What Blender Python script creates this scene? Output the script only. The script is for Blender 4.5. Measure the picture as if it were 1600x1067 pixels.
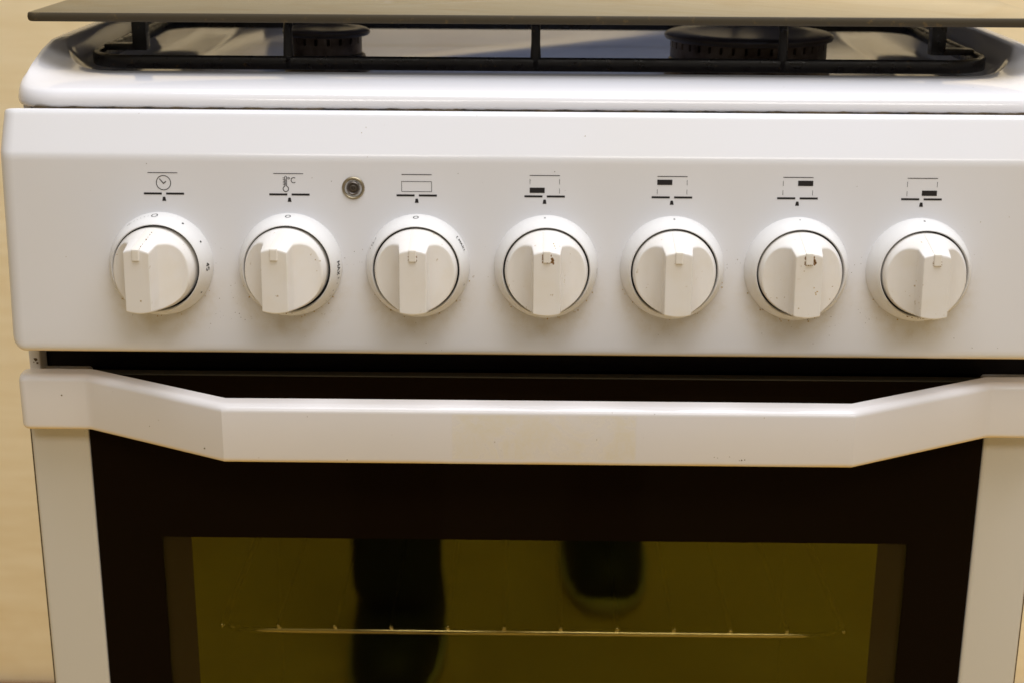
import bpy, bmesh, math, random
from mathutils import Vector, Matrix
random.seed(7)
S = bpy.context.scene
for o in list(bpy.data.objects): bpy.data.objects.remove(o)
COL = S.collection
H = 0.900            # height of the lid's upper face above the floor (m)

# ---------------------------------------------------------------- camera
cam_d = bpy.data.cameras.new('camera'); cam = bpy.data.objects.new('camera', cam_d); COL.objects.link(cam)
pitch, yaw, roll = 0.3092, -0.0115, 0.0052
f = Vector((math.sin(yaw)*math.cos(pitch), math.cos(yaw)*math.cos(pitch), -math.sin(pitch)))
rt = f.cross(Vector((0, 0, 1))).normalized(); up = rt.cross(f)
r2 = rt*math.cos(roll)+up*math.sin(roll); u2 = -rt*math.sin(roll)+up*math.cos(roll)
m = Matrix((r2, u2, -f)).transposed().to_4x4(); m.translation = Vector((-0.0034, -0.7077, H+0.0751))
cam.matrix_world = m
cam_d.sensor_width = 23.5; cam_d.lens = 2396.5/1600*23.5
cam_d.clip_start = 0.02; cam_d.clip_end = 100
cam_d.dof.use_dof = True; cam_d.dof.focus_distance = 0.735; cam_d.dof.aperture_fstop = 7.1
S.camera = cam

# ---------------------------------------------------------------- world + light
w = bpy.data.worlds.new('World'); S.world = w; w.use_nodes = True
bg = w.node_tree.nodes['Background']; bg.inputs['Color'].default_value = (1.0, 0.80, 0.50, 1); bg.inputs['Strength'].default_value = 0.17
S.view_settings.view_transform = 'Standard'; S.view_settings.look = 'None'
S.view_settings.exposure = 0.0; S.view_settings.gamma = 1.0

def area(name, loc, target, sx, sy, power, col):
    l = bpy.data.lights.new(name, 'AREA'); l.shape = 'RECTANGLE'; l.size = sx; l.size_y = sy; l.energy = power; l.color = col
    o = bpy.data.objects.new(name, l); COL.objects.link(o); o.location = loc
    o.rotation_euler = (Vector(target)-Vector(loc)).to_track_quat('-Z', 'Y').to_euler()
    return o
area('ceiling_lamp', (0.35, -0.08, 2.45), (0.1, 0.1, 0.8), 1.7, 1.3, 35, (0.90, 0.925, 1.0))
area('rod_fill', (0.25, -2.3, 2.45), (0.25, -2.3, 0.0), 1.8, 0.80, 29, (1.0, 0.98, 0.93))  # added fill behind the camera, brightens the shelf rod and front faces
area('ceiling_glow', (0.9, -1.3, 2.55), (0.9, -1.3, 0.0), 4.5, 3.6, 22, (1.0, 0.95, 0.88))

# ---------------------------------------------------------------- materials
def mat(name, base, rough=0.5, metal=0.0, coat=0.0, spec=0.5):
    mt = bpy.data.materials.new(name); mt.use_nodes = True
    p = mt.node_tree.nodes['Principled BSDF']
    p.inputs['Base Color'].default_value = (*base, 1); p.inputs['Roughness'].default_value = rough
    p.inputs['Metallic'].default_value = metal; p.inputs['Coat Weight'].default_value = coat
    p.inputs['Coat Roughness'].default_value = 0.06; p.inputs['Specular IOR Level'].default_value = spec
    return mt
class NT:
    """small helper to write node graphs"""
    def __init__(s, mt): s.t = mt.node_tree; s.p = s.t.nodes.get('Principled BSDF')
    def n(s, typ, **kw):
        nd = s.t.nodes.new(typ)
        for k, v in kw.items(): setattr(nd, k, v)
        return nd
    def l(s, a, b): s.t.links.new(a, b)
    def coord(s): return s.n('ShaderNodeTexCoord').outputs['Object']
    def noise(s, vec, scale, detail=4, rough=0.55, dist=0.0):
        nd = s.n('ShaderNodeTexNoise'); s.l(vec, nd.inputs['Vector'])
        nd.inputs['Scale'].default_value = scale; nd.inputs['Detail'].default_value = detail
        nd.inputs['Roughness'].default_value = rough; nd.inputs['Distortion'].default_value = dist
        return nd.outputs['Fac']
    def mapr(s, v, a, b, c=0.0, d=1.0, smooth=True):
        nd = s.n('ShaderNodeMapRange'); nd.interpolation_type = 'SMOOTHSTEP' if smooth else 'LINEAR'
        s.l(v, nd.inputs['Value'])
        for i, x in zip(('From Min', 'From Max', 'To Min', 'To Max'), (a, b, c, d)): nd.inputs[i].default_value = x
        return nd.outputs['Result']
    def m(s, op, a, b=None, c=None):
        nd = s.n('ShaderNodeMath'); nd.operation = op
        for i, x in enumerate((a, b, c)):
            if x is None: continue
            if isinstance(x, (int, float)): nd.inputs[i].default_value = x
            else: s.l(x, nd.inputs[i])
        return nd.outputs[0]
    def mix(s, fac, a, b):
        nd = s.n('ShaderNodeMix'); nd.data_type = 'RGBA'
        s.l(fac, nd.inputs['Factor']) if not isinstance(fac, float) else setattr(nd.inputs['Factor'], 'default_value', fac)
        for k, x in ((6, a), (7, b)):
            if isinstance(x, tuple): nd.inputs[k].default_value = (*x, 1)
            else: s.l(x, nd.inputs[k])
        return nd.outputs[2]
    def sep(s, v):
        nd = s.n('ShaderNodeSeparateXYZ'); s.l(v, nd.inputs[0]); return nd.outputs
    def bump(s, h, strength, dist):
        nd = s.n('ShaderNodeBump'); nd.inputs['Strength'].default_value = strength; nd.inputs['Distance'].default_value = dist
        s.l(h, nd.inputs['Height']); s.l(nd.outputs[0], s.p.inputs['Normal'])

KN_X = [-0.1747, -0.1145, -0.0553, 0.0043, 0.0628, 0.1203, 0.1767]
MK_X = [-0.1723, -0.1143, -0.0556, 0.0033, 0.0618, 0.1194, 0.1762]
KN_Z = -0.1088
ENAMEL = (0.80, 0.797, 0.835)

def enamel(name, base=ENAMEL, rough=0.16, specks=True, seed=0.0, orange=0.05, knobs=False, tape=False, bottom=None):
    mt = mat(name, base, rough, spec=0.5); g = NT(mt); c = g.coord()
    col = base
    big = g.noise(c, 9+seed, 3)
    col = g.mix(g.mapr(big, 0.35, 0.75, 0, 0.35), base, (base[0]*0.985, base[1]*0.965, base[2]*0.91))
    sx, sy, sz = g.sep(c)
    if knobs:   # greasy bloom that has collected round each knob
        tot = None
        for i, kx in enumerate(KN_X):
            dx = g.m('SUBTRACT', sx, kx); dz = g.m('SUBTRACT', sz, H+KN_Z-0.004)
            d = g.m('SQRT', g.m('ADD', g.m('MULTIPLY', dx, dx), g.m('MULTIPLY', dz, dz)))
            mm = g.mapr(d, 0.024, 0.034, 1.0, 0.0)
            tot = mm if tot is None else g.m('MAXIMUM', tot, mm)
        low = g.mapr(sz, H+KN_Z-0.032, H+KN_Z+0.012, 1.0, 0.0)
        nz = g.mapr(g.noise(c, 160, 5, 0.7), 0.40, 0.72, 0.0, 1.0)
        grime = g.m('MULTIPLY', g.m('MULTIPLY', tot, low), g.m('MULTIPLY_ADD', nz, 0.20, 0.10))
        col = g.mix(grime, col, (0.50, 0.38, 0.15))
        spn = g.mapr(g.noise(c, 900, 2, 0.5), 0.70, 0.76, 0.0, 1.0)
        col = g.mix(g.m('MULTIPLY', g.m('MULTIPLY', spn, tot), g.mapr(g.noise(c, 70, 2), 0.5, 0.62)), col, (0.16, 0.10, 0.03))
    if bottom is not None:    # golden floor reflection painted along the lower edge, mixed with yellowed grease
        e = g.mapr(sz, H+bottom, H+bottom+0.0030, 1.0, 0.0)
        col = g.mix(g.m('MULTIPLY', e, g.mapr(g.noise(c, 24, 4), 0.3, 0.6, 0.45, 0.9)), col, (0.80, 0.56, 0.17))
    if tape:    # yellowed glue left by a peeled strip of tape
        ex = g.m('MULTIPLY', g.mapr(sx, -0.0385, -0.0378), g.mapr(sx, 0.0450, 0.0466, 1, 0))
        ez = g.m('MULTIPLY', g.mapr(sz, H-0.1910, H-0.1900), g.mapr(sz, H-0.1695, H-0.1680, 1, 0))
        blot = g.mapr(g.noise(c, 48, 5, 0.65, 0.9), 0.36, 0.60, 0.22, 1.0)
        fine = g.mapr(g.noise(c, 600, 3, 0.7), 0.3, 0.7, 0.7, 1.0)
        msk = g.m('MULTIPLY', g.m('MULTIPLY', ex, ez), g.m('MULTIPLY', blot, fine))
        col = g.mix(g.m('MULTIPLY', msk, 0.42), col, (0.74, 0.66, 0.42))
        g.l(g.m('MULTIPLY_ADD', msk, 0.25, rough), g.p.inputs['Roughness'])
    if specks:
        v = g.noise(c, 420, 1, 0.4); gate = g.mapr(g.noise(c, 38+seed, 2), 0.52, 0.64)
        col = g.mix(g.m('MULTIPLY', g.mapr(v, 0.80, 0.83), gate), col, (0.30, 0.22, 0.12))
    g.l(col, g.p.inputs['Base Color'])
    g.bump(g.noise(c, 60, 2, 0.5), orange, 0.0006)
    return mt

M = {}
M['enamel'] = enamel('white_enamel', rough=0.09, orange=0.03)
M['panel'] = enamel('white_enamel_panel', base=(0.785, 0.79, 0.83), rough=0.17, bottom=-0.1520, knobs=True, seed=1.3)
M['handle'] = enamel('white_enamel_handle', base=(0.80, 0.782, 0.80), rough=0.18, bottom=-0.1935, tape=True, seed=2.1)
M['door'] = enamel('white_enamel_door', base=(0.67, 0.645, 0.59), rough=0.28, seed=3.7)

def plastic():
    mt = mat('white_knob_plastic', (0.83, 0.812, 0.795), 0.24, spec=0.5); g = NT(mt); c = g.coord()
    oi = g.n('ShaderNodeObjectInfo').outputs['Random']
    vm = g.n('ShaderNodeVectorMath'); vm.operation = 'ADD'; g.l(c, vm.inputs[0])
    cx = g.n('ShaderNodeCombineXYZ'); g.l(g.m('MULTIPLY', oi, 9.0), cx.inputs[0]); g.l(cx.outputs[0], vm.inputs[1])
    c2 = vm.outputs[0]
    col = g.mix(g.mapr(g.noise(c2, 55, 4), 0.42, 0.75, 0, 0.5), (0.83, 0.812, 0.795), (0.79, 0.74, 0.65))
    sp = g.m('MULTIPLY', g.mapr(g.noise(c2, 520, 2, 0.5), 0.69, 0.74), g.mapr(g.noise(c2, 60, 2), 0.52, 0.6))
    col = g.mix(g.m('MULTIPLY', sp, 0.8), col, (0.38, 0.25, 0.08))
    g.l(col, g.p.inputs['Base Color']); g.bump(g.noise(c2, 900, 2), 0.05, 0.0003)
    return mt
M['plastic'] = plastic()
def skirt_mat():
    mt = mat('white_skirt_plastic', (0.77, 0.765, 0.76), 0.42, spec=0.35); g = NT(mt); c = g.coord()
    x, y, z = g.sep(c)
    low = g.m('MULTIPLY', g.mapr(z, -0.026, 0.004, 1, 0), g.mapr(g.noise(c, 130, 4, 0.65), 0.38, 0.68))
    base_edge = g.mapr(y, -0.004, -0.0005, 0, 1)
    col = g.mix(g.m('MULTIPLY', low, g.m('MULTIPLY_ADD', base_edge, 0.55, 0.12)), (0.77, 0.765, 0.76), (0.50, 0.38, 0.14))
    g.l(col, g.p.inputs['Base Color'])
    return mt
M['skirt'] = skirt_mat()
M['ink'] = mat('black_print', (0.012, 0.010, 0.012), 0.45)
M['worn_ink'] = mat('worn_grey_print', (0.04, 0.04, 0.045), 0.5)
M['black_gap'] = mat('black_rubber', (0.012, 0.011, 0.012), 0.6, spec=0.3)
M['cavity'] = mat('dark_oven_enamel', (0.010, 0.008, 0.006), 0.5, spec=0.2)
M['black_panel'] = mat('black_steel', (0.006, 0.004, 0.005), 0.4, spec=0.2)
M['chrome'] = mat('chromed_wire', (0.92, 0.87, 0.76), 0.09, metal=1.0)
M['pointer'] = mat('pointer_plastic', (0.83, 0.80, 0.75), 0.3)
M['brown_grime'] = mat('burnt_brown_grease', (0.20, 0.095, 0.018), 0.45)
M['ochre_grime'] = mat('ochre_grease', (0.46, 0.31, 0.08), 0.4)
M['fleck'] = mat('olive_brown_fleck', (0.12, 0.075, 0.02), 0.5)
M['dark_grime'] = mat('dark_grease', (0.085, 0.050, 0.020), 0.5)

def cast():
    mt = mat('black_cast_enamel', (0.012, 0.010, 0.011), 0.32, spec=0.5); g = NT(mt); c = g.coord()
    sp = g.mapr(g.noise(c, 260, 4, 0.7), 0.60, 0.72, 0, 0.6)
    g.l(g.mix(sp, (0.012, 0.010, 0.011), (0.10, 0.055, 0.018)), g.p.inputs['Base Color'])
    g.l(g.mapr(g.noise(c, 180, 3), 0.3, 0.7, 0.24, 0.5), g.p.inputs['Roughness'])
    g.bump(g.noise(c, 500, 3), 0.25, 0.0005)
    return mt
M['cast'] = cast()
def burner_metal():
    mt = mat('stained_aluminium', (0.20, 0.16, 0.13), 0.38, metal=0.7); g = NT(mt); c = g.coord()
    st = g.mapr(g.noise(c, 90, 4, 0.6), 0.35, 0.7)
    g.l(g.mix(st, (0.13, 0.10, 0.08), (0.05, 0.032, 0.022)), g.p.inputs['Base Color'])
    return mt
M['alu'] = burner_metal()
M['cap'] = mat('burner_cap_enamel', (0.030, 0.018, 0.013), 0.30)
M['ign'] = mat('dirty_nickel', (0.36, 0.31, 0.22), 0.34, metal=0.8)

# seam of burnt grease between hob and panel
def seam():
    mt = mat('rusty_seam', (0.02, 0.015, 0.012), 0.6); g = NT(mt); c = g.coord()
    mp = g.n('ShaderNodeMapping'); mp.inputs['Scale'].default_value = (1, 0.3, 2.0); g.l(c, mp.inputs[0])
    g.l(g.mix(g.mapr(g.noise(mp.outputs[0], 70, 5, 0.7), 0.40, 0.62), (0.014, 0.010, 0.010), (0.09, 0.055, 0.018)), g.p.inputs['Base Color'])
    return mt
M['seam'] = seam()

# tinted lid glass: mirror reflection at grazing angle over a dark, slightly see-through body
def tinted(name, tint, refl, ior, rough=0.01, smudge=0.0, shade_border=False):
    mt = bpy.data.materials.new(name); mt.use_nodes = True; t = mt.node_tree; t.nodes.clear(); g = NT(mt)
    out = g.n('ShaderNodeOutputMaterial'); mx = g.n('ShaderNodeMixShader'); fr = g.n('ShaderNodeFresnel'); fr.inputs['IOR'].default_value = ior
    tr = g.n('ShaderNodeBsdfTransparent'); tr.inputs[0].default_value = (*tint, 1)
    gl = g.n('ShaderNodeBsdfGlossy'); gl.inputs['Color'].default_value = (*refl, 1); gl.inputs['Roughness'].default_value = rough
    g.l(g.m('DIVIDE', g.m('MULTIPLY', fr.outputs[0], 2.0), g.m('ADD', fr.outputs[0], 1.0)), mx.inputs[0]); g.l(tr.outputs[0], mx.inputs[1]); g.l(gl.outputs[0], mx.inputs[2])
    if shade_border:      # darker margin added to the lid glass so the hob corners stay in shade
        x, y, z = g.sep(g.coord())
        inn = g.m('MULTIPLY', g.mapr(g.m('ABSOLUTE', x), 0.150, 0.200, 1, 0), g.mapr(y, 0.07, 0.13, 0, 1))
        g.l(g.mix(inn, (0.06, 0.055, 0.05), tint), tr.inputs[0])
    if smudge:
        df = g.n('ShaderNodeBsdfDiffuse'); df.inputs[0].default_value = (0.20, 0.17, 0.12, 1)
        m2 = g.n('ShaderNodeMixShader'); c = g.coord()
        g.l(g.mapr(g.noise(c, 30, 5, 0.65), 0.35, 0.8, smudge*0.4, smudge), m2.inputs[0])
        g.l(mx.outputs[0], m2.inputs[1]); g.l(df.outputs[0], m2.inputs[2]); g.l(m2.outputs[0], out.inputs[0])
    else: g.l(mx.outputs[0], out.inputs[0])
    return mt
M['lid'] = tinted('smoked_lid_glass', (0.37, 0.40, 0.47), (1, 1, 1), 1.75, 0.008, smudge=0.05, shade_border=True)
def lid_edge():
    mt = mat('ground_glass_edge', (0.045, 0.038, 0.022), 0.6, spec=0.15); g = NT(mt); c = g.coord()
    g.l(g.mix(g.mapr(g.noise(c, 130, 5, 0.75), 0.56, 0.74, 0, 0.6), (0.060, 0.048, 0.030), (0.17, 0.11, 0.04)), g.p.inputs['Base Color'])
    return mt
M['lid_edge'] = lid_edge()
M['frit'] = mat('black_printed_glass', (0.0080, 0.0045, 0.0020), 0.05, spec=0.012)
M['window'] = tinted('clear_door_glass', (0.80, 0.78, 0.70), (0.9, 0.80, 0.25), 1.18, 0.01, smudge=0.010)
def inner_pane():
    mt = bpy.data.materials.new('coated_inner_glass'); mt.use_nodes = True; mt.node_tree.nodes.clear(); g = NT(mt)
    out = g.n('ShaderNodeOutputMaterial'); mx = g.n('ShaderNodeMixShader'); mx.inputs[0].default_value = 0.38
    tr = g.n('ShaderNodeBsdfTransparent'); tr.inputs[0].default_value = (1.0, 0.92, 0.66, 1)
    gl = g.n('ShaderNodeBsdfGlossy'); gl.inputs['Color'].default_value = (0.215, 0.200, 0.006, 1); gl.inputs['Roughness'].default_value = 0.02
    g.l(tr.outputs[0], mx.inputs[1]); g.l(gl.outputs[0], mx.inputs[2]); g.l(mx.outputs[0], out.inputs[0])
    return mt
M['inner'] = inner_pane()
M['strip'] = mat('brown_inner_strip', (0.016, 0.006, 0.001), 0.12, spec=0.12)

def board(name, a, b, c3, rough=0.6):
    mt = mat(name, a, rough, spec=0.3); g = NT(mt); c = g.coord()
    mp = g.n('ShaderNodeMapping'); mp.inputs['Scale'].default_value = (1.0, 1.0, 9.0); g.l(c, mp.inputs[0])
    gr = g.noise(mp.outputs[0], 9, 6, 0.65, 0.4); bl = g.noise(c, 11, 4, 0.6)
    col = g.mix(g.mapr(gr, 0.3, 0.7), a, b)
    col = g.mix(g.mapr(bl, 0.48, 0.78, 0, 0.65), col, c3)
    g.l(col, g.p.inputs['Base Color'])
    return mt
M['wall'] = board('beige_wall_board', (0.93, 0.815, 0.57), (0.87, 0.735, 0.475), (0.80, 0.63, 0.36))
M['floor'] = board('beige_floor_vinyl', (0.80, 0.60, 0.29), (0.75, 0.54, 0.24), (0.66, 0.46, 0.18), 0.45)
M['skirting'] = mat('brown_wall_joint', (0.30, 0.16, 0.07), 0.6)

# ---------------------------------------------------------------- mesh helpers (coordinates: metres, z relative to the lid's top face unless raw)
def obj(name, bm, mt, parent=None, smooth=False, autosmooth=None, raw=False, label=None):
    if not raw:
        bmesh.ops.translate(bm, verts=bm.verts, vec=(0, 0, H))
    bmesh.ops.recalc_face_normals(bm, faces=bm.faces)
    me = bpy.data.meshes.new(name); bm.to_mesh(me); bm.free()
    for mm in (mt if isinstance(mt, list) else [mt]): me.materials.append(mm)
    if smooth or autosmooth:
        for p in me.polygons: p.use_smooth = True
        if autosmooth: me.set_sharp_from_angle(angle=math.radians(autosmooth))
    o = bpy.data.objects.new(name, me); COL.objects.link(o)
    if parent: o.parent = parent
    if label: o['label'] = label
    return o
def thing(name, label, cat, group=None, loc=(0, 0, 0)):
    o = bpy.data.objects.new(name, None); COL.objects.link(o); o.location = loc; o.empty_display_size = 0.05
    o['label'] = label; o['category'] = cat
    if group: o['group'] = group
    return o
def box(bm, x0, x1, y0, y1, z0, z1, bev=0.0, seg=2):
    r = bmesh.ops.create_cube(bm, size=1.0); vs = r['verts']
    for v in vs: v.co = Vector(((x0+x1)/2+v.co.x*(x1-x0), (y0+y1)/2+v.co.y*(y1-y0), (z0+z1)/2+v.co.z*(z1-z0)))
    if bev:
        es = list({e for v in vs for e in v.link_edges})
        bmesh.ops.bevel(bm, geom=es, offset=bev, segments=seg, profile=0.6, affect='EDGES')
    return bm
def boxbm(*a, **k): return box(bmesh.new(), *a, **k)
def rrect(x0, x1, y0, y1, r, n=10):
    """rounded rectangle, counter-clockwise, n+1 points per corner"""
    pts = []
    for cx, cy, a0 in ((x1-r, y0+r, -90), (x1-r, y1-r, 0), (x0+r, y1-r, 90), (x0+r, y0+r, 180)):
        for i in range(n+1):
            a = math.radians(a0+90*i/n); pts.append((cx+r*math.cos(a), cy+r*math.sin(a)))
    return pts
def loft(bm, loops, closed=True, cap0=False, cap1=False, ring=False):
    vv = [[bm.verts.new(p) for p in lp] for lp in loops]
    n = len(loops[0]); L = len(loops)
    for a in range(L if ring else L-1):
        A, B = vv[a], vv[(a+1) % L]
        for i in range(n if closed else n-1):
            j = (i+1) % n; bm.faces.new((A[i], A[j], B[j], B[i]))
    if cap0: bm.faces.new(vv[0][::-1])
    if cap1: bm.faces.new(vv[-1])
    return vv
def tube(bm, pts, r, n=12, cap=True):
    pts = [Vector(p) for p in pts]; loops = []
    rs = r if isinstance(r, (list, tuple)) else [r]*len(pts)
    for i, p in enumerate(pts):
        d = (pts[min(i+1, len(pts)-1)]-pts[max(i-1, 0)]).normalized()
        a = d.orthogonal() if abs(d.z) > 0.9 else d.cross(Vector((0, 0, 1)))
        if abs(d.z) > 0.9: a = Vector((1, 0, 0))-d*d.x
        a.normalize(); b = d.cross(a)
        loops.append([p+a*rs[i]*math.cos(2*math.pi*k/n)+b*rs[i]*math.sin(2*math.pi*k/n) for k in range(n)])
    loft(bm, loops, cap0=cap, cap1=cap)
    return bm
def lathe(bm, prof, n=72, c=(0, 0, 0), axis='z', cap0=False, cap1=False):
    """profile of (radius, height)"""
    loops = []
    for r, h in prof:
        lp = []
        for k in range(n):
            a = 2*math.pi*k/n
            if axis == 'z': lp.append((c[0]+r*math.cos(a), c[1]+r*math.sin(a), c[2]+h))
            else: lp.append((c[0]+r*math.cos(a), c[1]-h, c[2]+r*math.sin(a)))
        loops.append(lp)
    loft(bm, loops, cap0=cap0, cap1=cap1)
    return bm
def ss(x, a, b):
    t = max(0.0, min(1.0, (x-a)/(b-a))); return t*t*(3-2*t)

# ---------------------------------------------------------------- the setting
bm = bmesh.new(); box(bm, -3.5, 3.5, -3.5, 0.93, -0.06, 0.0)
o = obj('floor', bm, M['floor'], raw=True); o['kind'] = 'structure'
bm = bmesh.new(); box(bm, -3.5, 3.5, 0.94, 1.04, 0.0, 2.6)
wall = obj('wall', bm, M['wall'], raw=True)
wall['label'] = 'plain beige board wall behind the white cooker'; wall['category'] = 'wall'
obj('floor_joint', boxbm(-3.5, 3.5, 0.925, 0.9385, 0.0005, 0.010, bev=0.002), M['skirting'], wall, raw=True)

# ---------------------------------------------------------------- cooker
ck = thing('gas_cooker', 'white enamel gas cooker with seven knobs and smoked glass lid', 'cooker')
DW = 0.250      # half width of the door plane

# carcass
bm = bmesh.new()
box(bm, -0.247, -0.2435, 0.025, 0.50, -0.80, -0.040); box(bm, 0.2435, 0.247, 0.025, 0.50, -0.80, -0.040)
box(bm, -0.2434, 0.2434, 0.480, 0.50, -0.80, -0.040); box(bm, -0.2434, 0.2434, 0.03, 0.479, -0.80, -0.74)
obj('side_panels', bm, M['enamel'], ck)
bm = bmesh.new()   # dark front frame seen in the slot under the control panel
box(bm, -0.2438, 0.2438, 0.016, 0.022, -0.185, -0.060)
obj('front_frame', bm, M['black_panel'], ck)
for s in (-1, 1):
    a, b = sorted((s*0.2440, s*0.2496)); obj('front_post', boxbm(a, b, 0.0060, 0.024, -0.20, -0.060, bev=0.0012), M['enamel'], ck)

# hob: pressed enamel tray lofted from rounded rectangles
def crest(y): return -0.0306+0.0141*ss(y, 0.006, 0.080)
bm = bmesh.new(); loops = []
HW, HF, HB = 0.2485, 0.0015, 0.500
def hobloop(inset, r, zf, nn=14):
    return [(x, y, zf(x, y)) for x, y in sub(rrect(-HW+inset*0.4, HW-inset*0.4, HF+inset, HB-inset, r, nn))]
def sub(pts):   # add points along the straight sides so that heights can vary
    out = []
    for i, p in enumerate(pts):
        q = pts[(i+1) % len(pts)]; out.append(p)
        d = math.dist(p, q)
        if d > 0.03:
            for k in range(1, 24): out.append((p[0]+(q[0]-p[0])*k/24, p[1]+(q[1]-p[1])*k/24))
    return out
R0 = 0.026
def lipz(a): return lambda x, y: -0.0403+a
def cz(off, y0=0.0): return lambda x, y: crest(y)+off
loops.append(hobloop(0.0045, R0-0.004, lipz(0.0)))
loops.append(hobloop(0.0012, R0-0.001, lipz(0.0003)))
loops.append(hobloop(0.0002, R0, lipz(0.0014)))
loops.append(hobloop(0.0, R0, lipz(0.0026)))
def lerpz(t, a=-0.0376): return lambda x, y: a+(crest(y)-0.0004-a)*t
loops.append(hobloop(0.0006, R0, lerpz(0.30, -0.0372)))
loops.append(hobloop(0.0018, R0, lerpz(0.58, -0.0358)))
loops.append(hobloop(0.0035, R0, lerpz(0.80, -0.0348)))
loops.append(hobloop(0.0060, R0, lerpz(0.93, -0.0330)))
def hobfree(xw, y0, y1, r, zf, nn=14): return [(x, y, zf(x, y)) for x, y in sub(rrect(-xw, xw, y0, y1, r, nn))]
loops.append(hobfree(0.2458, 0.013, 0.490, 0.026, cz(0.0001)))
loops.append(hobfree(0.2440, 0.030, 0.484, 0.028, lambda x, y: -0.0302+0.0137*ss(y, 0.022, 0.082)))
loops.append(hobfree(0.2428, 0.046, 0.480, 0.030, lambda x, y: -0.0298+0.0130*ss(y, 0.044, 0.086)))
loops.append(hobfree(0.2420, 0.0560, 0.477, 0.031, lambda x, y: -0.0300+0.0128*ss(y, 0.053, 0.088)))
loops.append(hobfree(0.2411, 0.0592, 0.474, 0.031, lambda x, y: -0.0311+0.0126*ss(y, 0.057, 0.090)))
loops.append(hobfree(0.2395, 0.0612, 0.471, 0.031, lambda x, y: -0.0335+0.0110*ss(y, 0.060, 0.093)))
loops.append(hobfree(0.2355, 0.0640, 0.468, 0.032, lambda x, y: -0.0368+0.0060*ss(y, 0.062, 0.095)))
loops.append(hobfree(0.2290, 0.0670, 0.465, 0.044, lambda x, y: -0.0388+0.0015*ss(y, 0.060, 0.120)))
loops.append(hobfree(0.2240, 0.0710, 0.461, 0.042, lambda x, y: -0.0395))
loops.append(hobfree(0.2080, 0.0810, 0.451, 0.040, lambda x, y: -0.0398))
loops.append(hobfree(0.2040, 0.0850, 0.447, 0.040, lambda x, y: -0.0410))
loops.append(hobfree(0.2000, 0.0890, 0.443, 0.040, lambda x, y: -0.0418))
loft(bm, loops, cap1=True)
hob = obj('hob', bm, M['enamel'], ck, smooth=True)
bm = bmesh.new()    # grimy seam under the hob lip, ragged with baked-on grease
n = 260; top = []; bot = []
for i in range(n+1):
    x = -0.2350+0.470*i/n
    j = 0.00035*math.sin(i*0.7)+random.uniform(-0.00025, 0.00035)
    top.append((x, 0.0013, -0.0391+j*0.5)); bot.append((x, 0.0011+random.uniform(-.0002, .0002), -0.0408))
loft(bm, [[(x, 0.006, -0.0393) for x, _, _ in top], top, bot, [(x, 0.0020, -0.0440) for x, _, _ in top]], closed=False)
obj('seam_strip', bm, M['seam'], ck)

# burners
def burner(x, y, rc, rk, rb, slots):
    bm = bmesh.new()
    lathe(bm, [(rb+0.0015, -0.0424), (rb, -0.040), (rb-0.001, -0.0335), (rb-0.0022, -0.0322), (rb-0.006, -0.0320)], 64, (x, y, 0), cap1=True)
    b = obj('burner', bm, M['alu'], ck, autosmooth=35)
    bm = bmesh.new()   # crown with real gas slots
    n = slots*8; lo = []; prof = [(-0.0318, 0), (-0.0264, 0), (-0.0262, 1), (-0.0230, 1), (-0.0228, 0), (-0.0222, 0)]
    for z, sl in prof:
        lp = []
        for k in range(n):
            r = rk-(0.0022 if (sl and k % 8 == 0) else 0.0)
            a = 2*math.pi*(k)/n; lp.append((x+r*math.cos(a), y+r*math.sin(a), z))
        lo.append(lp)
    loft(bm, lo, cap1=True)
    obj('burner_crown', bm, M['alu'], b)
    bm = bmesh.new()
    lathe(bm, [(rk*0.92, -0.0222), (rc-0.0006, -0.0219), (rc, -0.0208), (rc-0.0002, -0.0196), (rc-0.0018, -0.0186), (rc*0.72, -0.0182), (rc*0.62, -0.0188), (rc*0.05, -0.0190)], 72, (x, y, 0), cap0=True, cap1=True)
    obj('burner_cap', bm, M['cap'], b, autosmooth=40)
    return b
burner(-0.117, 0.152, 0.0242, 0.0195, 0.0225, 18)['label'] = 'small auxiliary burner'
burner(0.1155, 0.145, 0.0460, 0.0425, 0.0445, 40)['label'] = 'large rapid burner'

# glass lid
GX, GY0, GY1, GT = 0.2472, 0.0395, 0.505, 0.0042
pts = rrect(-GX, GX, GY0, GY1, 0.0045, 8)
def inset(p, d):
    x, y = p; cx, cy = 0.0, (GY0+GY1)/2
    return (x-math.copysign(d, x-cx), y-math.copysign(d, y-cy))
bm = bmesh.new()
ring = []
for d, z in ((0.0007, -GT), (0.0002, -GT+0.0006), (0.0, -GT/2), (0.0002, -0.0006), (0.0007, 0.0)):
    ring.append([(*inset(p, d), z) for p in pts])
loft(bm, ring)
for fc in bm.faces: fc.material_index = 1
vs = list(bm.verts); n = len(pts)
bm.verts.ensure_lookup_table()
bm.faces.new([bm.verts[i] for i in range(n)][::-1]).material_index = 0
bm.faces.new([bm.verts[4*n+i] for i in range(n)]).material_index = 0
lid = obj('glass_lid', bm, [M['lid'], M['lid_edge']], ck, autosmooth=50)
for sx in (-1, 1):
    bm = boxbm(sx*0.19-0.018, sx*0.19+0.018, 0.490, 0.512, -0.030, -0.0045, bev=0.002)
    obj('lid_hinge', bm, M['black_gap'], lid)

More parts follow.
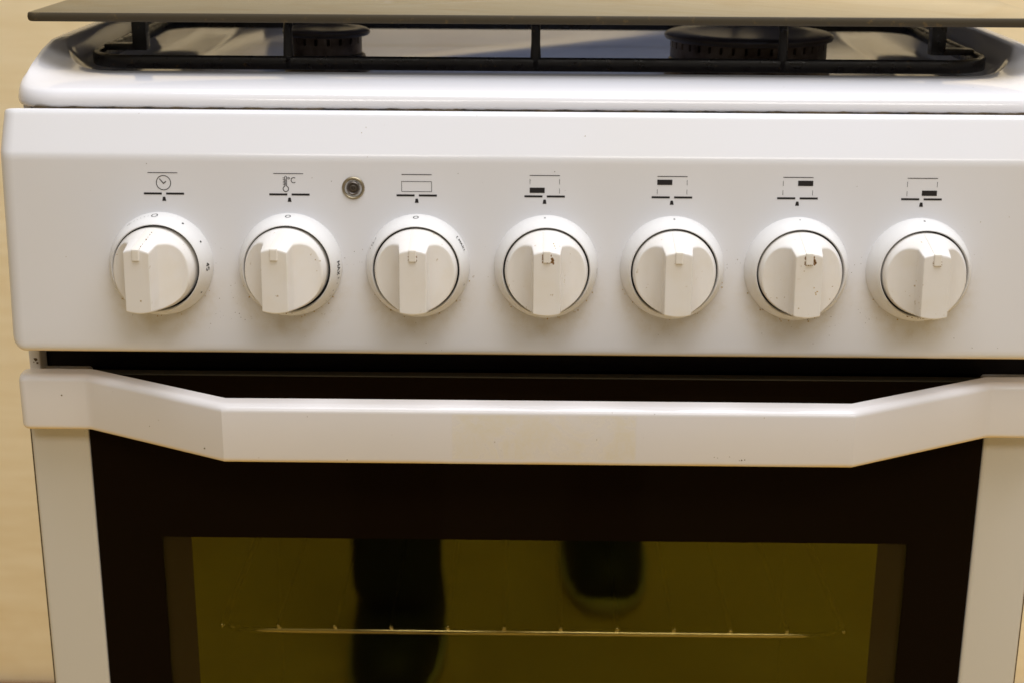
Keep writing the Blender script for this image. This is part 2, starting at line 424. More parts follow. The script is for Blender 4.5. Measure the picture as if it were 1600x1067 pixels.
# control panel: folded sheet lofted along a profile with rounded ends
CR_Y, BT_Y = -0.0135, -0.0210
def panel_y(z):      # y of the flat knob face at height z
    return CR_Y+(BT_Y-CR_Y)*(z+0.0580)/(-0.1500+0.0580)
prof = [(0.0006, -0.0600), (0.0004, -0.0402), (0.0000, -0.0396), (-0.0018, -0.0395), (-0.0030, -0.0400), (-0.0040, -0.0414)]
prof += [(-0.0040+(CR_Y+0.0008+0.0040)*t, -0.0414+(-0.0574+0.0414)*t) for t in (0.06, 0.25, 0.5, 0.75, 0.93, 1.0)]
def bez(t, A=prof[-1]):      # soft fold where the sloping top strip meets the knob face
    C = (CR_Y-0.0002, -0.0592); B = (panel_y(-0.0622), -0.0622)
    return tuple((1-t)**2*A[k]+2*t*(1-t)*C[k]+t*t*B[k] for k in (0, 1))
prof += [bez(t) for t in (0.12, 0.25, 0.4, 0.55, 0.7, 0.85, 1.0)]+[(panel_y(-0.064), -0.064)]
prof += [(panel_y(z), z) for z in (-0.080, -0.10, -0.12, -0.138, -0.1465)]
prof += [(panel_y(-0.1485)+0.0001, -0.1485), (panel_y(-0.1505)+0.0006, -0.1502), (panel_y(-0.151)+0.0018, -0.1513), (panel_y(-0.151)+0.0035, -0.1517), (0.010, -0.1517)]
PW = 0.2488; loops = []
ec, nc = 0.0075, 9    # end corner radius
def end_scale(t):    # pulled-back copies of the profile that round off the ends
    return t
sects = []
for k in range(nc+1):
    a = math.pi/2*(1-k/nc); sects.append((PW-ec*(1-math.cos(a)), ec*(1-math.sin(a))))
# sects from the outermost edge (x = PW, pushed back by ec) to the flat
cen_y, cen_z = 0.010, -0.0925
def push(p, d):
    y, z = p
    ny = y+d; nz = z
    if z < cen_z: nz = z+d*0.85*ss(-z, 0.130, 0.1515)
    else: nz = z-d*0.30*ss(z, -0.052, -0.039)
    return (min(ny, 0.010) if y < 0.0099 else y, nz) if z > -0.0595 or y < 0 else (y+d, nz)
xs = []
for k in range(nc+1):
    a = math.pi/2*k/nc; xs.append((PW-ec*(1-math.cos(a)) if False else PW-ec+ec*math.cos(a), ec*(1-math.sin(a))))
allx = [(-x, d) for x, d in xs]+[(-PW+ec+(2*PW-2*ec)*i/24, 0.0) for i in range(1, 24)]+[(x, d) for x, d in reversed(xs)]
for x, d in allx: loops.append([(x, *push(p, d)) for p in prof])
bm = bmesh.new(); loft(bm, loops, closed=False)
panel = obj('control_panel', bm, M['panel'], ck, smooth=True)
tilt = math.atan2(BT_Y-CR_Y, -0.092)   # lean of the face
TA = math.atan((CR_Y-BT_Y)/0.092)

def P(x, z, off=0.0):     # point on the panel face, off = height above it
    return (x, panel_y(z)-off*math.cos(TA), z+off*math.sin(TA))
def flat(bm, quad, off=0.00012):
    vs = [bm.verts.new(P(x, z, off)) for x, z in quad]; bm.faces.new(vs)
def bar(bm, x0, x1, z0, z1): flat(bm, [(x0, z0), (x1, z0), (x1, z1), (x0, z1)])
def arc(bm, cx, cz, r, wd, a0=0, a1=360, n=40):
    for k in range(n):
        a = math.radians(a0+(a1-a0)*k/n); b = math.radians(a0+(a1-a0)*(k+1)/n)
        flat(bm, [(cx+(r-wd/2)*math.cos(a), cz+(r-wd/2)*math.sin(a)), (cx+(r+wd/2)*math.cos(a), cz+(r+wd/2)*math.sin(a)),
                  (cx+(r+wd/2)*math.cos(b), cz+(r+wd/2)*math.sin(b)), (cx+(r-wd/2)*math.cos(b), cz+(r-wd/2)*math.sin(b))])
def line(bm, x0, z0, x1, z1, wd):
    d = Vector((x1-x0, z1-z0)).normalized(); nx, nz = -d.y*wd/2, d.x*wd/2
    flat(bm, [(x0-nx, z0-nz), (x1-nx, z1-nz), (x1+nx, z1+nz), (x0+nx, z0+nz)])
MZ = -0.0762   # height of the thick index bars
for i, kx in enumerate(MK_X):
    bm = bmesh.new()
    bar(bm, kx-0.0093, kx-0.0010, MZ-0.00045, MZ+0.00045); bar(bm, kx+0.0010, kx+0.0093, MZ-0.00045, MZ+0.00045)
    flat(bm, [(kx-0.0009, MZ-0.0034), (kx+0.0009, MZ-0.0034), (kx+0.00055, MZ-0.0015), (kx-0.00055, MZ-0.0015)])
    tx = kx+(-0.0003 if i < 2 else 0.0)
    bar(bm, tx-0.0069, tx+0.0069, MZ+0.00945, MZ+0.00975)
    if i == 0:
        arc(bm, kx, MZ+0.0050, 0.0033, 0.00034)
        line(bm, kx-0.0018, MZ+0.0068, kx+0.0001, MZ+0.0046, 0.0004); line(bm, kx-0.0001, MZ+0.0046, kx+0.0012, MZ+0.0057, 0.0004)
        nm = 'timer_symbol'
    elif i == 1:
        cx = kx-0.0016
        arc(bm, cx, MZ+0.0026, 0.00125, 0.00034, 110, 430, 26)
        line(bm, cx-0.00042, MZ+0.0038, cx-0.00042, MZ+0.0080, 0.0003); line(bm, cx+0.00042, MZ+0.0038, cx+0.00042, MZ+0.0080, 0.0003)
        arc(bm, cx, MZ+0.0080, 0.00042, 0.00022, 0, 180, 8); line(bm, cx, MZ+0.0040, cx, MZ+0.0070, 0.00018)
        for q in range(5): line(bm, cx-0.0013, MZ+0.0045+q*0.00078, cx-0.0006, MZ+0.0045+q*0.00078, 0.00024)
        arc(bm, kx-0.0002, MZ+0.0075, 0.00042, 0.00026, 0, 360, 14)
        arc(bm, kx+0.0021, MZ+0.0066, 0.00118, 0.00032, 50, 310, 22)
        nm = 'temperature_symbol'
    elif i == 2:
        x0, x1, z0, z1 = kx-0.0069, kx+0.0069, MZ+0.0018, MZ+0.0064
        for a in ((x0, z0, x1, z0), (x0, z1, x1, z1), (x0, z0, x0, z1), (x1, z0, x1, z1)): line(bm, *a, 0.00022)
        nm = 'oven_symbol'
    else:
        L = i in (3, 4); top = i in (4, 5)
        rx0, rx1 = (kx-0.0069, kx) if L else (kx, kx+0.0069)
        rz0 = MZ+0.0057 if top else MZ+0.0016
        bar(bm, rx0, rx1, rz0, rz0+0.0024)
        for sx in (-1, 1):
            for (za, zb) in ((MZ+0.0014, MZ+0.0037), (MZ+0.0056, MZ+0.0080)):
                occ = (sx < 0) == L and ((za > MZ+0.004) == top)
                if not occ: line(bm, kx+sx*0.0068, za, kx+sx*0.0068, zb, 0.00019)
        nm = 'burner_symbol'
    obj(nm, bm, M['ink'], panel)

# ignition button: dirty recessed metal rings
def place_on_panel(o, x, z, extra=None):
    o.location = Vector(P(x, z))+Vector((0, 0, H)); o.rotation_euler = (-TA, 0, 0)
bm = bmesh.new()
lathe(bm, [(0.0053, 0.0), (0.0051, 0.0006), (0.0046, 0.0009), (0.0041, 0.0006), (0.0038, -0.0004)], 48, axis='y')
ib = obj('ignition_button', bm, M['ign'], ck, smooth=True, raw=True); place_on_panel(ib, -0.0848, -0.0730)
bm = bmesh.new()
lathe(bm, [(0.0038, 0.0000), (0.0031, 0.0000), (0.0030, 0.0006), (0.0026, 0.0009), (0.0022, 0.0006), (0.0020, 0.0002), (0.0015, 0.0002), (0.0014, 0.0008), (0.0010, 0.0009), (0.0008, 0.0004), (0.0004, 0.0004), (0.0003, 0.0008), (0.0001, 0.0008)], 48, axis='y', cap1=True)
obj('button_core', bm, mat('dark_button', (0.13, 0.11, 0.095), 0.32, metal=0.6), ib, autosmooth=30, raw=True)

# ---- knobs (built at the origin facing -y, base on y = 0)
SK_H = 0.0128
def skirt_mesh():
    bm = bmesh.new()
    lathe(bm, [(0.0241, 0.0), (0.0240, 0.0010), (0.0236, 0.0035), (0.0227, 0.0075), (0.0217, 0.0106), (0.0209, 0.0121), (0.0203, SK_H), (0.0200, SK_H-0.0003), (0.0198, SK_H-0.0012), (0.0198, 0.0030)], 120, axis='y')
    return bm
def skirt_r(h):
    pf = [(0.0241, 0.0), (0.0236, 0.0035), (0.0227, 0.0075), (0.0217, 0.0106), (0.0209, 0.0121)]
    for (ra, ha), (rb, hb) in zip(pf, pf[1:]):
        if ha <= h <= hb: return ra+(rb-ra)*(h-ha)/(hb-ha)
    return pf[-1][0]
def smin(a, b, k):
    h = max(k-abs(a-b), 0)/k; return min(a, b)-h*h*k*0.25
GH = 0.0218; RB = 0.0190
def grip_h(u, v):
    r = math.hypot(u, v)
    cone = 0.0012+(RB-r)*(3.35+5.5*ss(-v, -0.002, 0.012))                       # steep tapered flank of the cap
    au = abs(u)
    if au < 0.0058: wing = GH
    else:
        t = min(1.0, (au-0.0058)/0.0135)
        wing = 0.0048+(GH-0.0048)*(1-t)**2.5*0.64 if au > 0.0070 else None
        if wing is None:
            s = (au-0.0058)/0.0012; t2 = (0.0070-0.0058)/0.0135
            e = 0.0048+(GH-0.0048)*(1-t2)**2.5*0.64; wing = GH+(e-GH)*(s*s*(3-2*s))
    return max(0.0012, smin(cone, wing, 0.0011))
def grip_mesh():
    bm = bmesh.new()
    us = [0.0, 0.002, 0.004, 0.005, 0.0053, 0.0056, 0.0058, 0.0060, 0.0062, 0.0064, 0.0066, 0.0068, 0.0070, 0.0073]
    k = 1
    while us[-1] < 0.0176: us.append(us[-1]+0.0006)
    us += [0.0184, 0.0187, 0.01885, 0.01895, 0.01899]
    us = [-x for x in us[:0:-1]]+us
    NV = 72; cols = []
    for u in us:
        vm = math.sqrt(max(RB*RB-u*u, 1e-10))
        col = []
        for j in range(NV+1):
            s = -1+2*j/NV; s = math.sin(s*math.pi/2)*0.75+s*0.25; v = s*vm
            col.append(bm.verts.new((u, -(SK_H-0.0015)-grip_h(u, v), v)))
        cols.append(col)
    for a in range(len(cols)-1):
        for j in range(NV): bm.faces.new((cols[a][j], cols[a+1][j], cols[a+1][j+1], cols[a][j+1]))
    # side wall going down into the skirt
    rim = [c[-1] for c in cols]+cols[-1][-2:0:-1]+[c[0] for c in reversed(cols)]+cols[0][1:-1]
    low = [bm.verts.new((v.co.x, -0.004, v.co.z)) for v in rim]
    for i in range(len(rim)):
        j = (i+1) % len(rim); bm.faces.new((rim[i], rim[j], low[j], low[i]))
    return bm
def pointer_mesh():    # slim raised index strip lying on the grip's ridge
    bm = bmesh.new(); wdt = 0.00165; rows = []
    path = []
    for k in range(25):
        v = 0.0186-(0.0186-0.0078)*k/24; path.append((v, grip_h(0, v)))
    for v, h in path:
        y = -(SK_H-0.0015)-h
        rows.append([(-wdt, y+0.0006, v), (-wdt, y-0.0005, v), (-wdt+0.0003, y-0.0008, v), (wdt-0.0003, y-0.0008, v), (wdt, y-0.0005, v), (wdt, y+0.0006, v)])
    loft(bm, rows, closed=False, cap0=False, cap1=True)
    return bm
protos = {}
sk_me = obj('knob', skirt_mesh(), M['skirt'], ck, autosmooth=50, raw=True)
gr_o = obj('grip', grip_mesh(), M['plastic'], sk_me, smooth=True, raw=True)
pt_o = obj('pointer', pointer_mesh(), M['pointer'], gr_o if False else sk_me, autosmooth=30, raw=True)
bm = bmesh.new(); lathe(bm, [(0.0199, 0.0080), (0.0186, 0.0080)], 96, axis='y'); gap_o = obj('gap_ring', bm, M['black_gap'], sk_me, raw=True)

def on_skirt(ang, h, off=0.00010):   # ang: degrees clockwise from the top as seen
    r = skirt_r(h)+off; a = math.radians(90-ang); return Vector((r*math.cos(a), -h-off*0.25, r*math.sin(a)))
def mark_poly(bm, ang0, h0, pts2, sc=1.0, rot=0.0):
    """2-D outline wrapped onto the skirt: x runs clockwise, y runs outward (towards the panel)"""
    vs = []
    for x, y in pts2:
        xr = (x*math.cos(rot)-y*math.sin(rot))*sc; yr = (x*math.sin(rot)+y*math.cos(rot))*sc
        vs.append(bm.verts.new(on_skirt(ang0+math.degrees(xr/0.0230), h0-yr)))
    bm.faces.new(vs)
def mark_stroke(bm, ang0, h0, path, wd):
    for (a, b), (c, d) in zip(path, path[1:]):
        D = Vector((c-a, d-b)); D.normalize(); nx, ny = -D.y*wd/2, D.x*wd/2
        mark_poly(bm, ang0, h0, [(a-nx, b-ny), (c-nx, d-ny), (c+nx, d+ny), (a+nx, b+ny)])
def ring_mark(bm, ang0, h0, rx, ry, wd):
    N = 22
    mark_stroke(bm, ang0, h0, [(rx*math.cos(2*math.pi*k/N), ry*math.sin(2*math.pi*k/N)) for k in range(N+1)], wd)
def dot(bm, ang, h, r=0.00050):
    mark_poly(bm, ang, h, [(r*math.cos(2*math.pi*k/10), r*1.5*math.sin(2*math.pi*k/10)) for k in range(10)])
GLY = {'M': [[(0, 0), (0, 1), (.45, .35), (.9, 1), (.9, 0)]], 'A': [[(0, 0), (.45, 1), (.9, 0)], [(.2, .38), (.7, .38)]], 'X': [[(0, 0), (.8, 1)], [(0, 1), (.8, 0)]],
       '4': [[(.65, 0), (.65, 1), (0, .3), (.85, .3)]], '5': [[(.8, 1), (.1, 1), (.05, .55), (.6, .6), (.8, .3), (.6, 0), (.05, .05)]], 'I': [[(.2, 0), (.2, 1)]], '[': [[(.5, 0), (.1, 0), (.1, 1), (.5, 1)]], '-': [[(0, .5), (.5, .5)]],
       '2': [[(0, .8), (.3, 1), (.7, .8), (.6, .5), (0, 0), (.8, 0)]], '0': [[(.4, 0), (.1, .25), (.1, .75), (.4, 1), (.7, .75), (.7, .25), (.4, 0)]], '(': [[(.4, 0), (.1, .5), (.4, 1)]]}
def text_on(bm, s, ang, h0, size, wd=0.00050, stretch=1.0):
    x = -len(s)*size*0.55
    for ch in s:
        for st in GLY[ch]: mark_stroke(bm, ang, h0, [(x+a*size*stretch*.9, (b-0.5)*size*1.5) for a, b in st], wd)
        x += size*1.1
def marks(i):
    bm = bmesh.new(); wb = bmesh.new()
    if i == 0:
        ring_mark(bm, -3, 0.0050, 0.0013, 0.0017, 0.00046)
        for k in range(6): mark_stroke(wb, -11-k*4.2, 0.0050+0.0002*k, [(0, 0), (0.0005, 0)], 0.00035)
        mark_stroke(wb, -37, 0.0060, [(0, 0), (0.001, 0.0008), (0.0016, -0.0004)], 0.0003)
        dot(bm, 31, 0.0060); dot(bm, 60, 0.0066, 0.0005); text_on(bm, '45', 91, 0.0070, 0.0019); dot(bm, 122, 0.0070)
    if i == 1:
        ring_mark(bm, 0, 0.0050, 0.0011, 0.0014, 0.00046)
        text_on(bm, 'MAX', 92, 0.0062, 0.0021); text_on(wb, '2-(', 107, 0.0050, 0.0013, 0.0002)
        dot(wb, 118, 0.0065, 0.0003); text_on(wb, 'I-(', 131, 0.0060, 0.0013, 0.0002)
    if i == 2:
        ring_mark(bm, -1, 0.0050, 0.0011, 0.0014, 0.00046)
        text_on(bm, '[MAXI', 62, 0.0050, 0.0015, 0.00036)
        ring_mark(bm, -62, 0.0060, 0.0008, 0.0013, 0.00026); mark_stroke(bm, -59, 0.0055, [(-.0004, -.0016), (.0018, -.0002), (.0020, .0012)], .00026); mark_stroke(wb, -68, 0.0055, [(0, -.001), (0.0002, .0012)], .0003)
        text_on(wb, '2-', 112, 0.0060, 0.0014, 0.0002)
    if i == 3:
        dot(bm, -2, 0.0045, 0.0004); mark_stroke(wb, 93, 0.0045, [(-.0012, .001), (-.0004, 0), (.0006, .0002), (.0012, .001)], .00026)
    if i == 4: dot(bm, 0, 0.0048, 0.00045)
    if i == 5: dot(bm, 0, 0.0045, 0.00032)
    if i == 6: dot(bm, 1, 0.0048, 0.00045)
    return bm, wb
def blob(bm, c, nrm, r, squash=0.25, seed=0):
    rnd = random.Random(seed); nrm = Vector(nrm).normalized(); a = nrm.orthogonal().normalized(); b = nrm.cross(a); c = Vector(c)
    N = 9; lo = []
    js = [rnd.uniform(0.6, 1.25) for _ in range(N)]
    for rr, h in ((1.0, 0.0), (0.7, squash*0.7)):
        lo.append([c+(a*math.cos(2*math.pi*k/N)+b*math.sin(2*math.pi*k/N))*r*rr*js[k]+nrm*r*h for k in range(N)])
    loft(bm, lo, cap1=True)

klabels = ['timer knob', 'thermostat knob with crumb-filled gap', 'oven knob', 'hotplate knob with brown grease by its pointer', 'clean hotplate knob', 'hotplate knob with a brown stain low on its grip', 'hotplate knob nearest the right edge']
# loose knobs sit a little crooked on their spindles: (turn about z, about x, about their own axis)
lean = [(0.125, 0.02, 0.0, 0), (0.085, 0.0, 0.0, 0), (0, 0, 0.0, 0), (0, 0, 0.0, 0), (0, 0, 0, 0), (0, 0, 0, 0), (0, 0, 0, 0)]
for i, kx in enumerate(KN_X):
    if i == 0: kb, gr, pt, gp = sk_me, gr_o, pt_o, gap_o
    else:
        kb = sk_me.copy(); COL.objects.link(kb); kb.parent = ck
        gr = gr_o.copy(); pt = pt_o.copy(); gp = gap_o.copy()
        for q in (gr, pt, gp): COL.objects.link(q); q.parent = kb
    place_on_panel(kb, kx, KN_Z); kb['label'] = klabels[i]
    rz, rx, ry, dx = lean[i]
    for q in (gr, pt): q.rotation_euler = (rx, ry, -rz); q.location = (dx+(0.0045*math.sin(rz)), 0, 0)
    bmk, wbk = marks(i)
    obj('dial_print', bmk, M['ink'], kb, raw=True)
    if len(wbk.verts): obj('worn_dial_print', wbk, M['worn_ink'], kb, raw=True)
    else: wbk.free()
    # greasy dirt: beside the pointer tip, along the gap and at the foot of the skirt
    g1 = bmesh.new(); g2 = bmesh.new(); rnd = random.Random(40+i)
    def ridge(u, v): return (u, -(SK_H-0.0015)-grip_h(u, v)+0.00005, v)
    amt = [0.2, 0.0, 0.75, 1.0, 0.15, 1.3, 0.5][i]
    if amt:
        for s in (-1, 1):
            for k in range(int(9*amt)):
                v = 0.0076+rnd.random()*0.0040*min(1, amt); blob(g1, ridge(s*0.00185, v), (0, -1, 0), rnd.uniform(0.00018, 0.00042)*(0.7+0.5*amt), 0.3, k+i*50)
        for k in range(int(5*amt)): blob(g1, ridge(rnd.uniform(-.0017, .0017), 0.0076), (0, -1, 0), rnd.uniform(.0002, .0004)*(0.6+0.4*amt), 0.3, k)
    if i in (3, 5): 
        for k in range(5): blob(g1, ridge(0.0023+rnd.uniform(0, .0006), 0.0086+rnd.uniform(-.0012, .0012)), (0, -1, 0), 0.0007, 0.3, k)
    if i == 0:      # thin brown line in the groove beside the timer knob's pointer
        for k in range(9):
            th = 0.125; u, v = 0.0019, 0.0118+k*0.0007; y = -(SK_H-0.0015)-grip_h(u, v)-0.0001
            blob(g1, (u*math.cos(th)+y*math.sin(th)+0.0045*math.sin(th), -u*math.sin(th)+y*math.cos(th), v), (0, -1, 0.3), rnd.uniform(.00012, .00032), 0.3, k)
    if i == 5:
        for k in range(9): blob(g2, ridge(0.0034+rnd.gauss(0, .0006), -0.0052+rnd.gauss(0, .0011)), (0, -1, 0), rnd.uniform(.0002, .0005), 0.2, k)
    if i == 3:
        for k in range(5): blob(g2, ridge(0.0078+rnd.gauss(0, .0004), -0.0035+rnd.gauss(0, .002)), (0.3, -1, 0), rnd.uniform(.00015, .00035), 0.2, k)
        for k in range(3): blob(g2, ridge(0.0030+k*.0004, 0.0148-k*.0007), (0, -1, .4), rnd.uniform(.0003, .0005), 0.2, k)
    for k in range(11):        # crumbs at the foot
        a = math.radians(rnd.uniform(-160, -15)); rr = 0.0243+abs(rnd.gauss(0, .0008))
        blob(g2, (rr*math.cos(a), -0.0001, rr*math.sin(a)), (0, -1, 0), rnd.uniform(.00015, .00040), 0.4, k+7)
    if i in (1, 6):
        for k in range(8):
            a = math.radians(rnd.uniform(-112, -80)); blob(g1, (0.0205*math.cos(a), -SK_H+0.0002, 0.0205*math.sin(a)), (0, -1, 0), rnd.uniform(.0002, .0005), 0.3, k)
    if len(g1.verts): obj('brown_grease', g1, M['brown_grime'], kb if i != 0 else kb, smooth=True, raw=True)
    else: g1.free()
    obj('grease_crumbs', g2, M['ochre_grime'], kb, smooth=True, raw=True)
    if i == 0:
        pass
# loose dark specks on the panel face
sp = bmesh.new(); rnd = random.Random(5)
def speck(x, z, r): blob(sp, P(x, z, 0.00005), (0, -1, 0), r, 0.3, int(x*1e5))
for (cx, czz, n, s) in ((-0.146, -0.133, 16, 0.006), (0.153, -0.132, 8, 0.004), (-0.090, -0.105, 4, 0.004), (0.086, -0.108, 10, 0.003), (0.147, -0.106, 5, 0.003), (0.02, -0.07, 6, 0.05), (0.14, -0.14, 6, 0.02), (-0.13, -0.066, 3, 0.06), (0.1, -0.146, 4, 0.1)):
    for k in range(n): speck(cx+rnd.gauss(0, s), min(-0.06, max(-0.1455, czz+rnd.gauss(0, s*0.6 if s < 0.02 else 0.003))), rnd.uniform(.00008, .00022))
obj('grease_specks', sp, M['dark_grime'], panel, raw=False)

# ---------------------------------------------------------------- oven door
GXW, WX, WZ, IX = 0.2208, 0.1886, -0.2564, 0.1746
DT, DB, WB0 = -0.1700, -0.640, -0.545
bm = bmesh.new()
box(bm, -GXW, GXW, 0.0160, 0.0190, -0.248, DT, bev=0.001)
door = obj('oven_door', bm, M['black_panel'], ck, autosmooth=40)
obj('door_rail', boxbm(-GXW, GXW, 0.0160, 0.0220, DB, WB0, bev=0.001), M['black_panel'], door)
for s in (-1, 1):
    a, b = sorted((s*(GXW+0.0003), s*DW)); obj('door_side', boxbm(a, b, 0.0, 0.022, DB, DT-0.0008, bev=0.0022, seg=3), M['door'], door, autosmooth=40)
M['edge_line'] = mat('brown_edge_line', (0.10, 0.07, 0.035), 0.6)  # thin brown strips painted in for the door's turned edge and gap shadow
for s in (-1, 1): obj('door_edge_line', boxbm(min(s*0.2501, s*0.2512), max(s*0.2501, s*0.2512), 0.0030, 0.020, DB, DT-0.002), M['edge_line'], door)
GZT = DT
bm = bmesh.new()      # printed black part of the outer glass, a frame of four butted pieces round the window
gy0, gy1 = 0.0006, 0.0046
outer = [(-GXW, GZT), (GXW, GZT), (GXW, DB), (-GXW, DB)]; WB = -0.540
inner = [(-WX, WZ), (WX, WZ), (WX, WB), (-WX, WB)]
fo = [bm.verts.new((x, gy0, z)) for x, z in outer]; fi = [bm.verts.new((x, gy0, z)) for x, z in inner]
bo = [bm.verts.new((x, gy1, z)) for x, z in outer]; bi = [bm.verts.new((x, gy1, z)) for x, z in inner]
for k in range(4):
    j = (k+1) % 4
    bm.faces.new((fo[k], fo[j], fi[j], fi[k])); bm.faces.new((bo[k], bo[j], bi[j], bi[k])); bm.faces.new((fo[k], fo[j], bo[j], bo[k])); bm.faces.new((fi[k], fi[j], bi[j], bi[k]))
obj('door_glass', bm, M['frit'], door)
bm = bmesh.new(); vs = [bm.verts.new(p) for p in ((-WX+.0001, 0.0012, WZ-.0001), (WX-.0001, 0.0012, WZ-.0001), (WX-.0001, 0.0012, WB), (-WX+.0001, 0.0012, WB))]; bm.faces.new(vs)
obj('window_pane', bm, M['window'], door)
bm = bmesh.new(); vs = [bm.verts.new(p) for p in ((-IX, 0.0050, WZ+.004), (IX, 0.0050, WZ+.004), (IX, 0.0050, WB-.01), (-IX, 0.0050, WB-.01))]; bm.faces.new(vs)
obj('inner_pane', bm, M['inner'], door)
for s in (-1, 1):
    a, b = sorted((s*(IX+0.0001), s*(WX+0.006)))
    obj('window_strip', boxbm(a, b, 0.0049, 0.0060, WB-0.01, WZ+0.004), M['strip'], door)
bm = bmesh.new(); box(bm, -GXW, GXW, 0.0004, 0.0062, GZT+0.0002, GZT+0.0009)
obj('glass_top_trim', bm, mat('olive_glass_edge', (0.035, 0.03, 0.02), 0.4), door)
# door lower trim
obj('door_base_trim', boxbm(-DW, DW, 0.0, 0.03, DB-0.02, DB-0.0005, bev=0.002), M['door'], door)

# handle: one bar, flat ends, cranked forward in the middle
hz0, hz1 = -0.1935, -0.1657
def hsec(x, yf, th, endr=0.0):
    # rounded section, front face at yf, thickness th (towards +y)
    zt, zb = hz1-endr*0.45, hz0+endr*0.45; y = yf+endr; b = 0.0032; c = 0.0020
    p = [(yf+th, zt), (y+b*1.4, zt)]
    for k in range(1, 7):
        a = math.pi/2*k/6; p.append((y+b*1.4*(1-math.sin(a)), zt-b*(1-math.cos(a))))
    p += [(y, (zt+zb)/2)]
    for k in range(0, 6):
        a = math.pi/2*k/5; p.append((y+c*(1-math.cos(a)), zb+c*(1-math.sin(a))))
    p += [(yf+th, zb)]
    return [(x, yy, zz) for yy, zz in p]
HE, HM, HWD, ER = -0.0140, -0.0536, 0.2496, 0.0042
bm = bmesh.new(); secs = []
for k in range(10):
    a = math.pi/2*k/9; secs.append(hsec(-HWD+ER*(1-math.cos(a)), HE, 0.0105, ER*(1-math.sin(a))))
pts_h = [(-0.236, HE), (-0.225, HE), (-0.2172, HE), (-0.2152, HE-0.0004)]
pts_h += [(-0.2152+(0.0712)*t, HE-0.0004+(HM+0.0004-HE+0.0004)*t) for t in (0.03, 0.3, 0.65, 0.97)]
pts_h += [(-0.1432, HM), (-0.1405, HM)]
for x, y in pts_h: secs.append(hsec(x, y, 0.0108))
for k in range(1, 12): secs.append(hsec(-0.1405+0.283*k/12, HM, 0.0110))
for x, y in reversed(pts_h): secs.append(hsec(-x+0.002, y, 0.0108))
for k in range(10):
    a = math.pi/2*(1-k/9); secs.append(hsec(HWD-ER*(1-math.cos(a)), HE, 0.0105, ER*(1-math.sin(a))))
loft(bm, secs, cap0=True, cap1=True)
handle = obj('door_handle', bm, M['handle'], door, autosmooth=24)
for sx in (-1, 1): obj('handle_mount', boxbm(sx*0.2250-0.004, sx*0.2250+0.004, -0.0042, 0.0006, -0.188, -0.170), M['handle'], handle)
# chips and rust freckles on the handle
bm = bmesh.new(); rnd = random.Random(3)
def hy(x):
    ax = abs(x)
    if ax > 0.2152: return HE
    if ax < 0.144: return HM
    return HE+(HM-HE)*(0.2152-ax)/0.0712
for x, z, r in ((-0.2285, -0.1755, .0005), (-0.2010, -0.1705, .00045), (-0.2160, -0.183, .0002), (-0.182, -0.1840, .0003), (-0.153, -0.1885, .00035), (-0.104, -0.1705, .00018),
                (0.0820, -0.1885, .0002), (0.0835, -0.1888, .0002), (0.089, -0.1882, .0002), (0.0945, -0.1898, .0004), (0.096, -0.1896, .0003), (0.0935, -0.1900, .0002), (0.028, -0.1805, .00022), (0.054, -0.1678, .0002)):
    y = hy(x)
    blob(bm, (x, y-0.00002, z), (0, -1, 0), r, 0.2, int(abs(x)*1e5))
obj('rust_fleck', bm, M['fleck'], handle)
bm = bmesh.new()
for x, z, r in ((-0.2462, -0.1640, .0009), (-0.2454, -0.1660, .0006), (-0.2472, -0.1655, .0003)): blob(bm, (x, 0.0059, z), (0, -1, 0), r, 0.2, int(abs(z)*1e5))
obj('rust_spot', bm, M['dark_grime'], ck)

# oven cavity
bm = bmesh.new()
x0, x1, y0, y1, z0, z1 = -0.205, 0.205, 0.020, 0.42, -0.60, -0.225
c8 = [bm.verts.new(p) for p in ((x0, y0, z0), (x1, y0, z0), (x1, y1, z0), (x0, y1, z0), (x0, y0, z1), (x1, y0, z1), (x1, y1, z1), (x0, y1, z1))]
for q in ((0, 1, 2, 3), (4, 5, 6, 7), (0, 3, 7, 4), (1, 2, 6, 5), (3, 2, 6, 7)): bm.faces.new([c8[k] for k in q])
obj('oven_cavity', bm, M['cavity'], ck)
# plinth and feet (below the picture)
obj('drawer_front', boxbm(-DW, DW, 0.0, 0.03, -0.840, -0.664, bev=0.002), M['door'], ck)
for sx in (-1, 1):
    for yy in (0.06, 0.45):
        bm = bmesh.new(); lathe(bm, [(0.018, -0.8999), (0.018, -0.89), (0.010, -0.888), (0.010, -0.80)], 20, (sx*0.21, yy, 0), cap0=True, cap1=True); obj('foot', bm, M['black_gap'], ck)

# ---------------------------------------------------------------- pan support (lifts off the hob)
ps = thing('pan_support', 'black cast pan support frame sitting in the front of the hob', 'pan support', loc=(0, 0.17, H-0.04))
def pobj(name, bm, mt, par, **k):
    o = obj(name, bm, mt, par, **k)
    o.location = -par.location if par.type == 'EMPTY' else (0, 0, 0)
    return o
FX, FY0, FY1, FZ0, FZ1 = 0.2320, 0.0735, 0.2680, -0.0312, -0.0243
bm = bmesh.new(); ring = []
for d, z in ((0.0006, FZ0), (0.0, FZ0+0.0006), (0.0, FZ1-0.0012), (0.0007, FZ1-0.0002), (0.0016, FZ1), (0.0034, FZ1-0.0004), (0.0042, FZ1-0.0014), (0.0042, FZ0)):
    pp = rrect(-FX+d, FX-d, FY0+d, FY1-d, 0.027-d, 14); ring.append([(x, y, z) for x, y in pp])
loft(bm, ring, ring=True)
pobj('support_frame', bm, M['cast'], ps, autosmooth=60)
def finger(pts, rs, nm='finger'):
    bm = bmesh.new(); tube(bm, pts, rs, 14); pobj(nm, bm, M['cast'], ps, smooth=True)
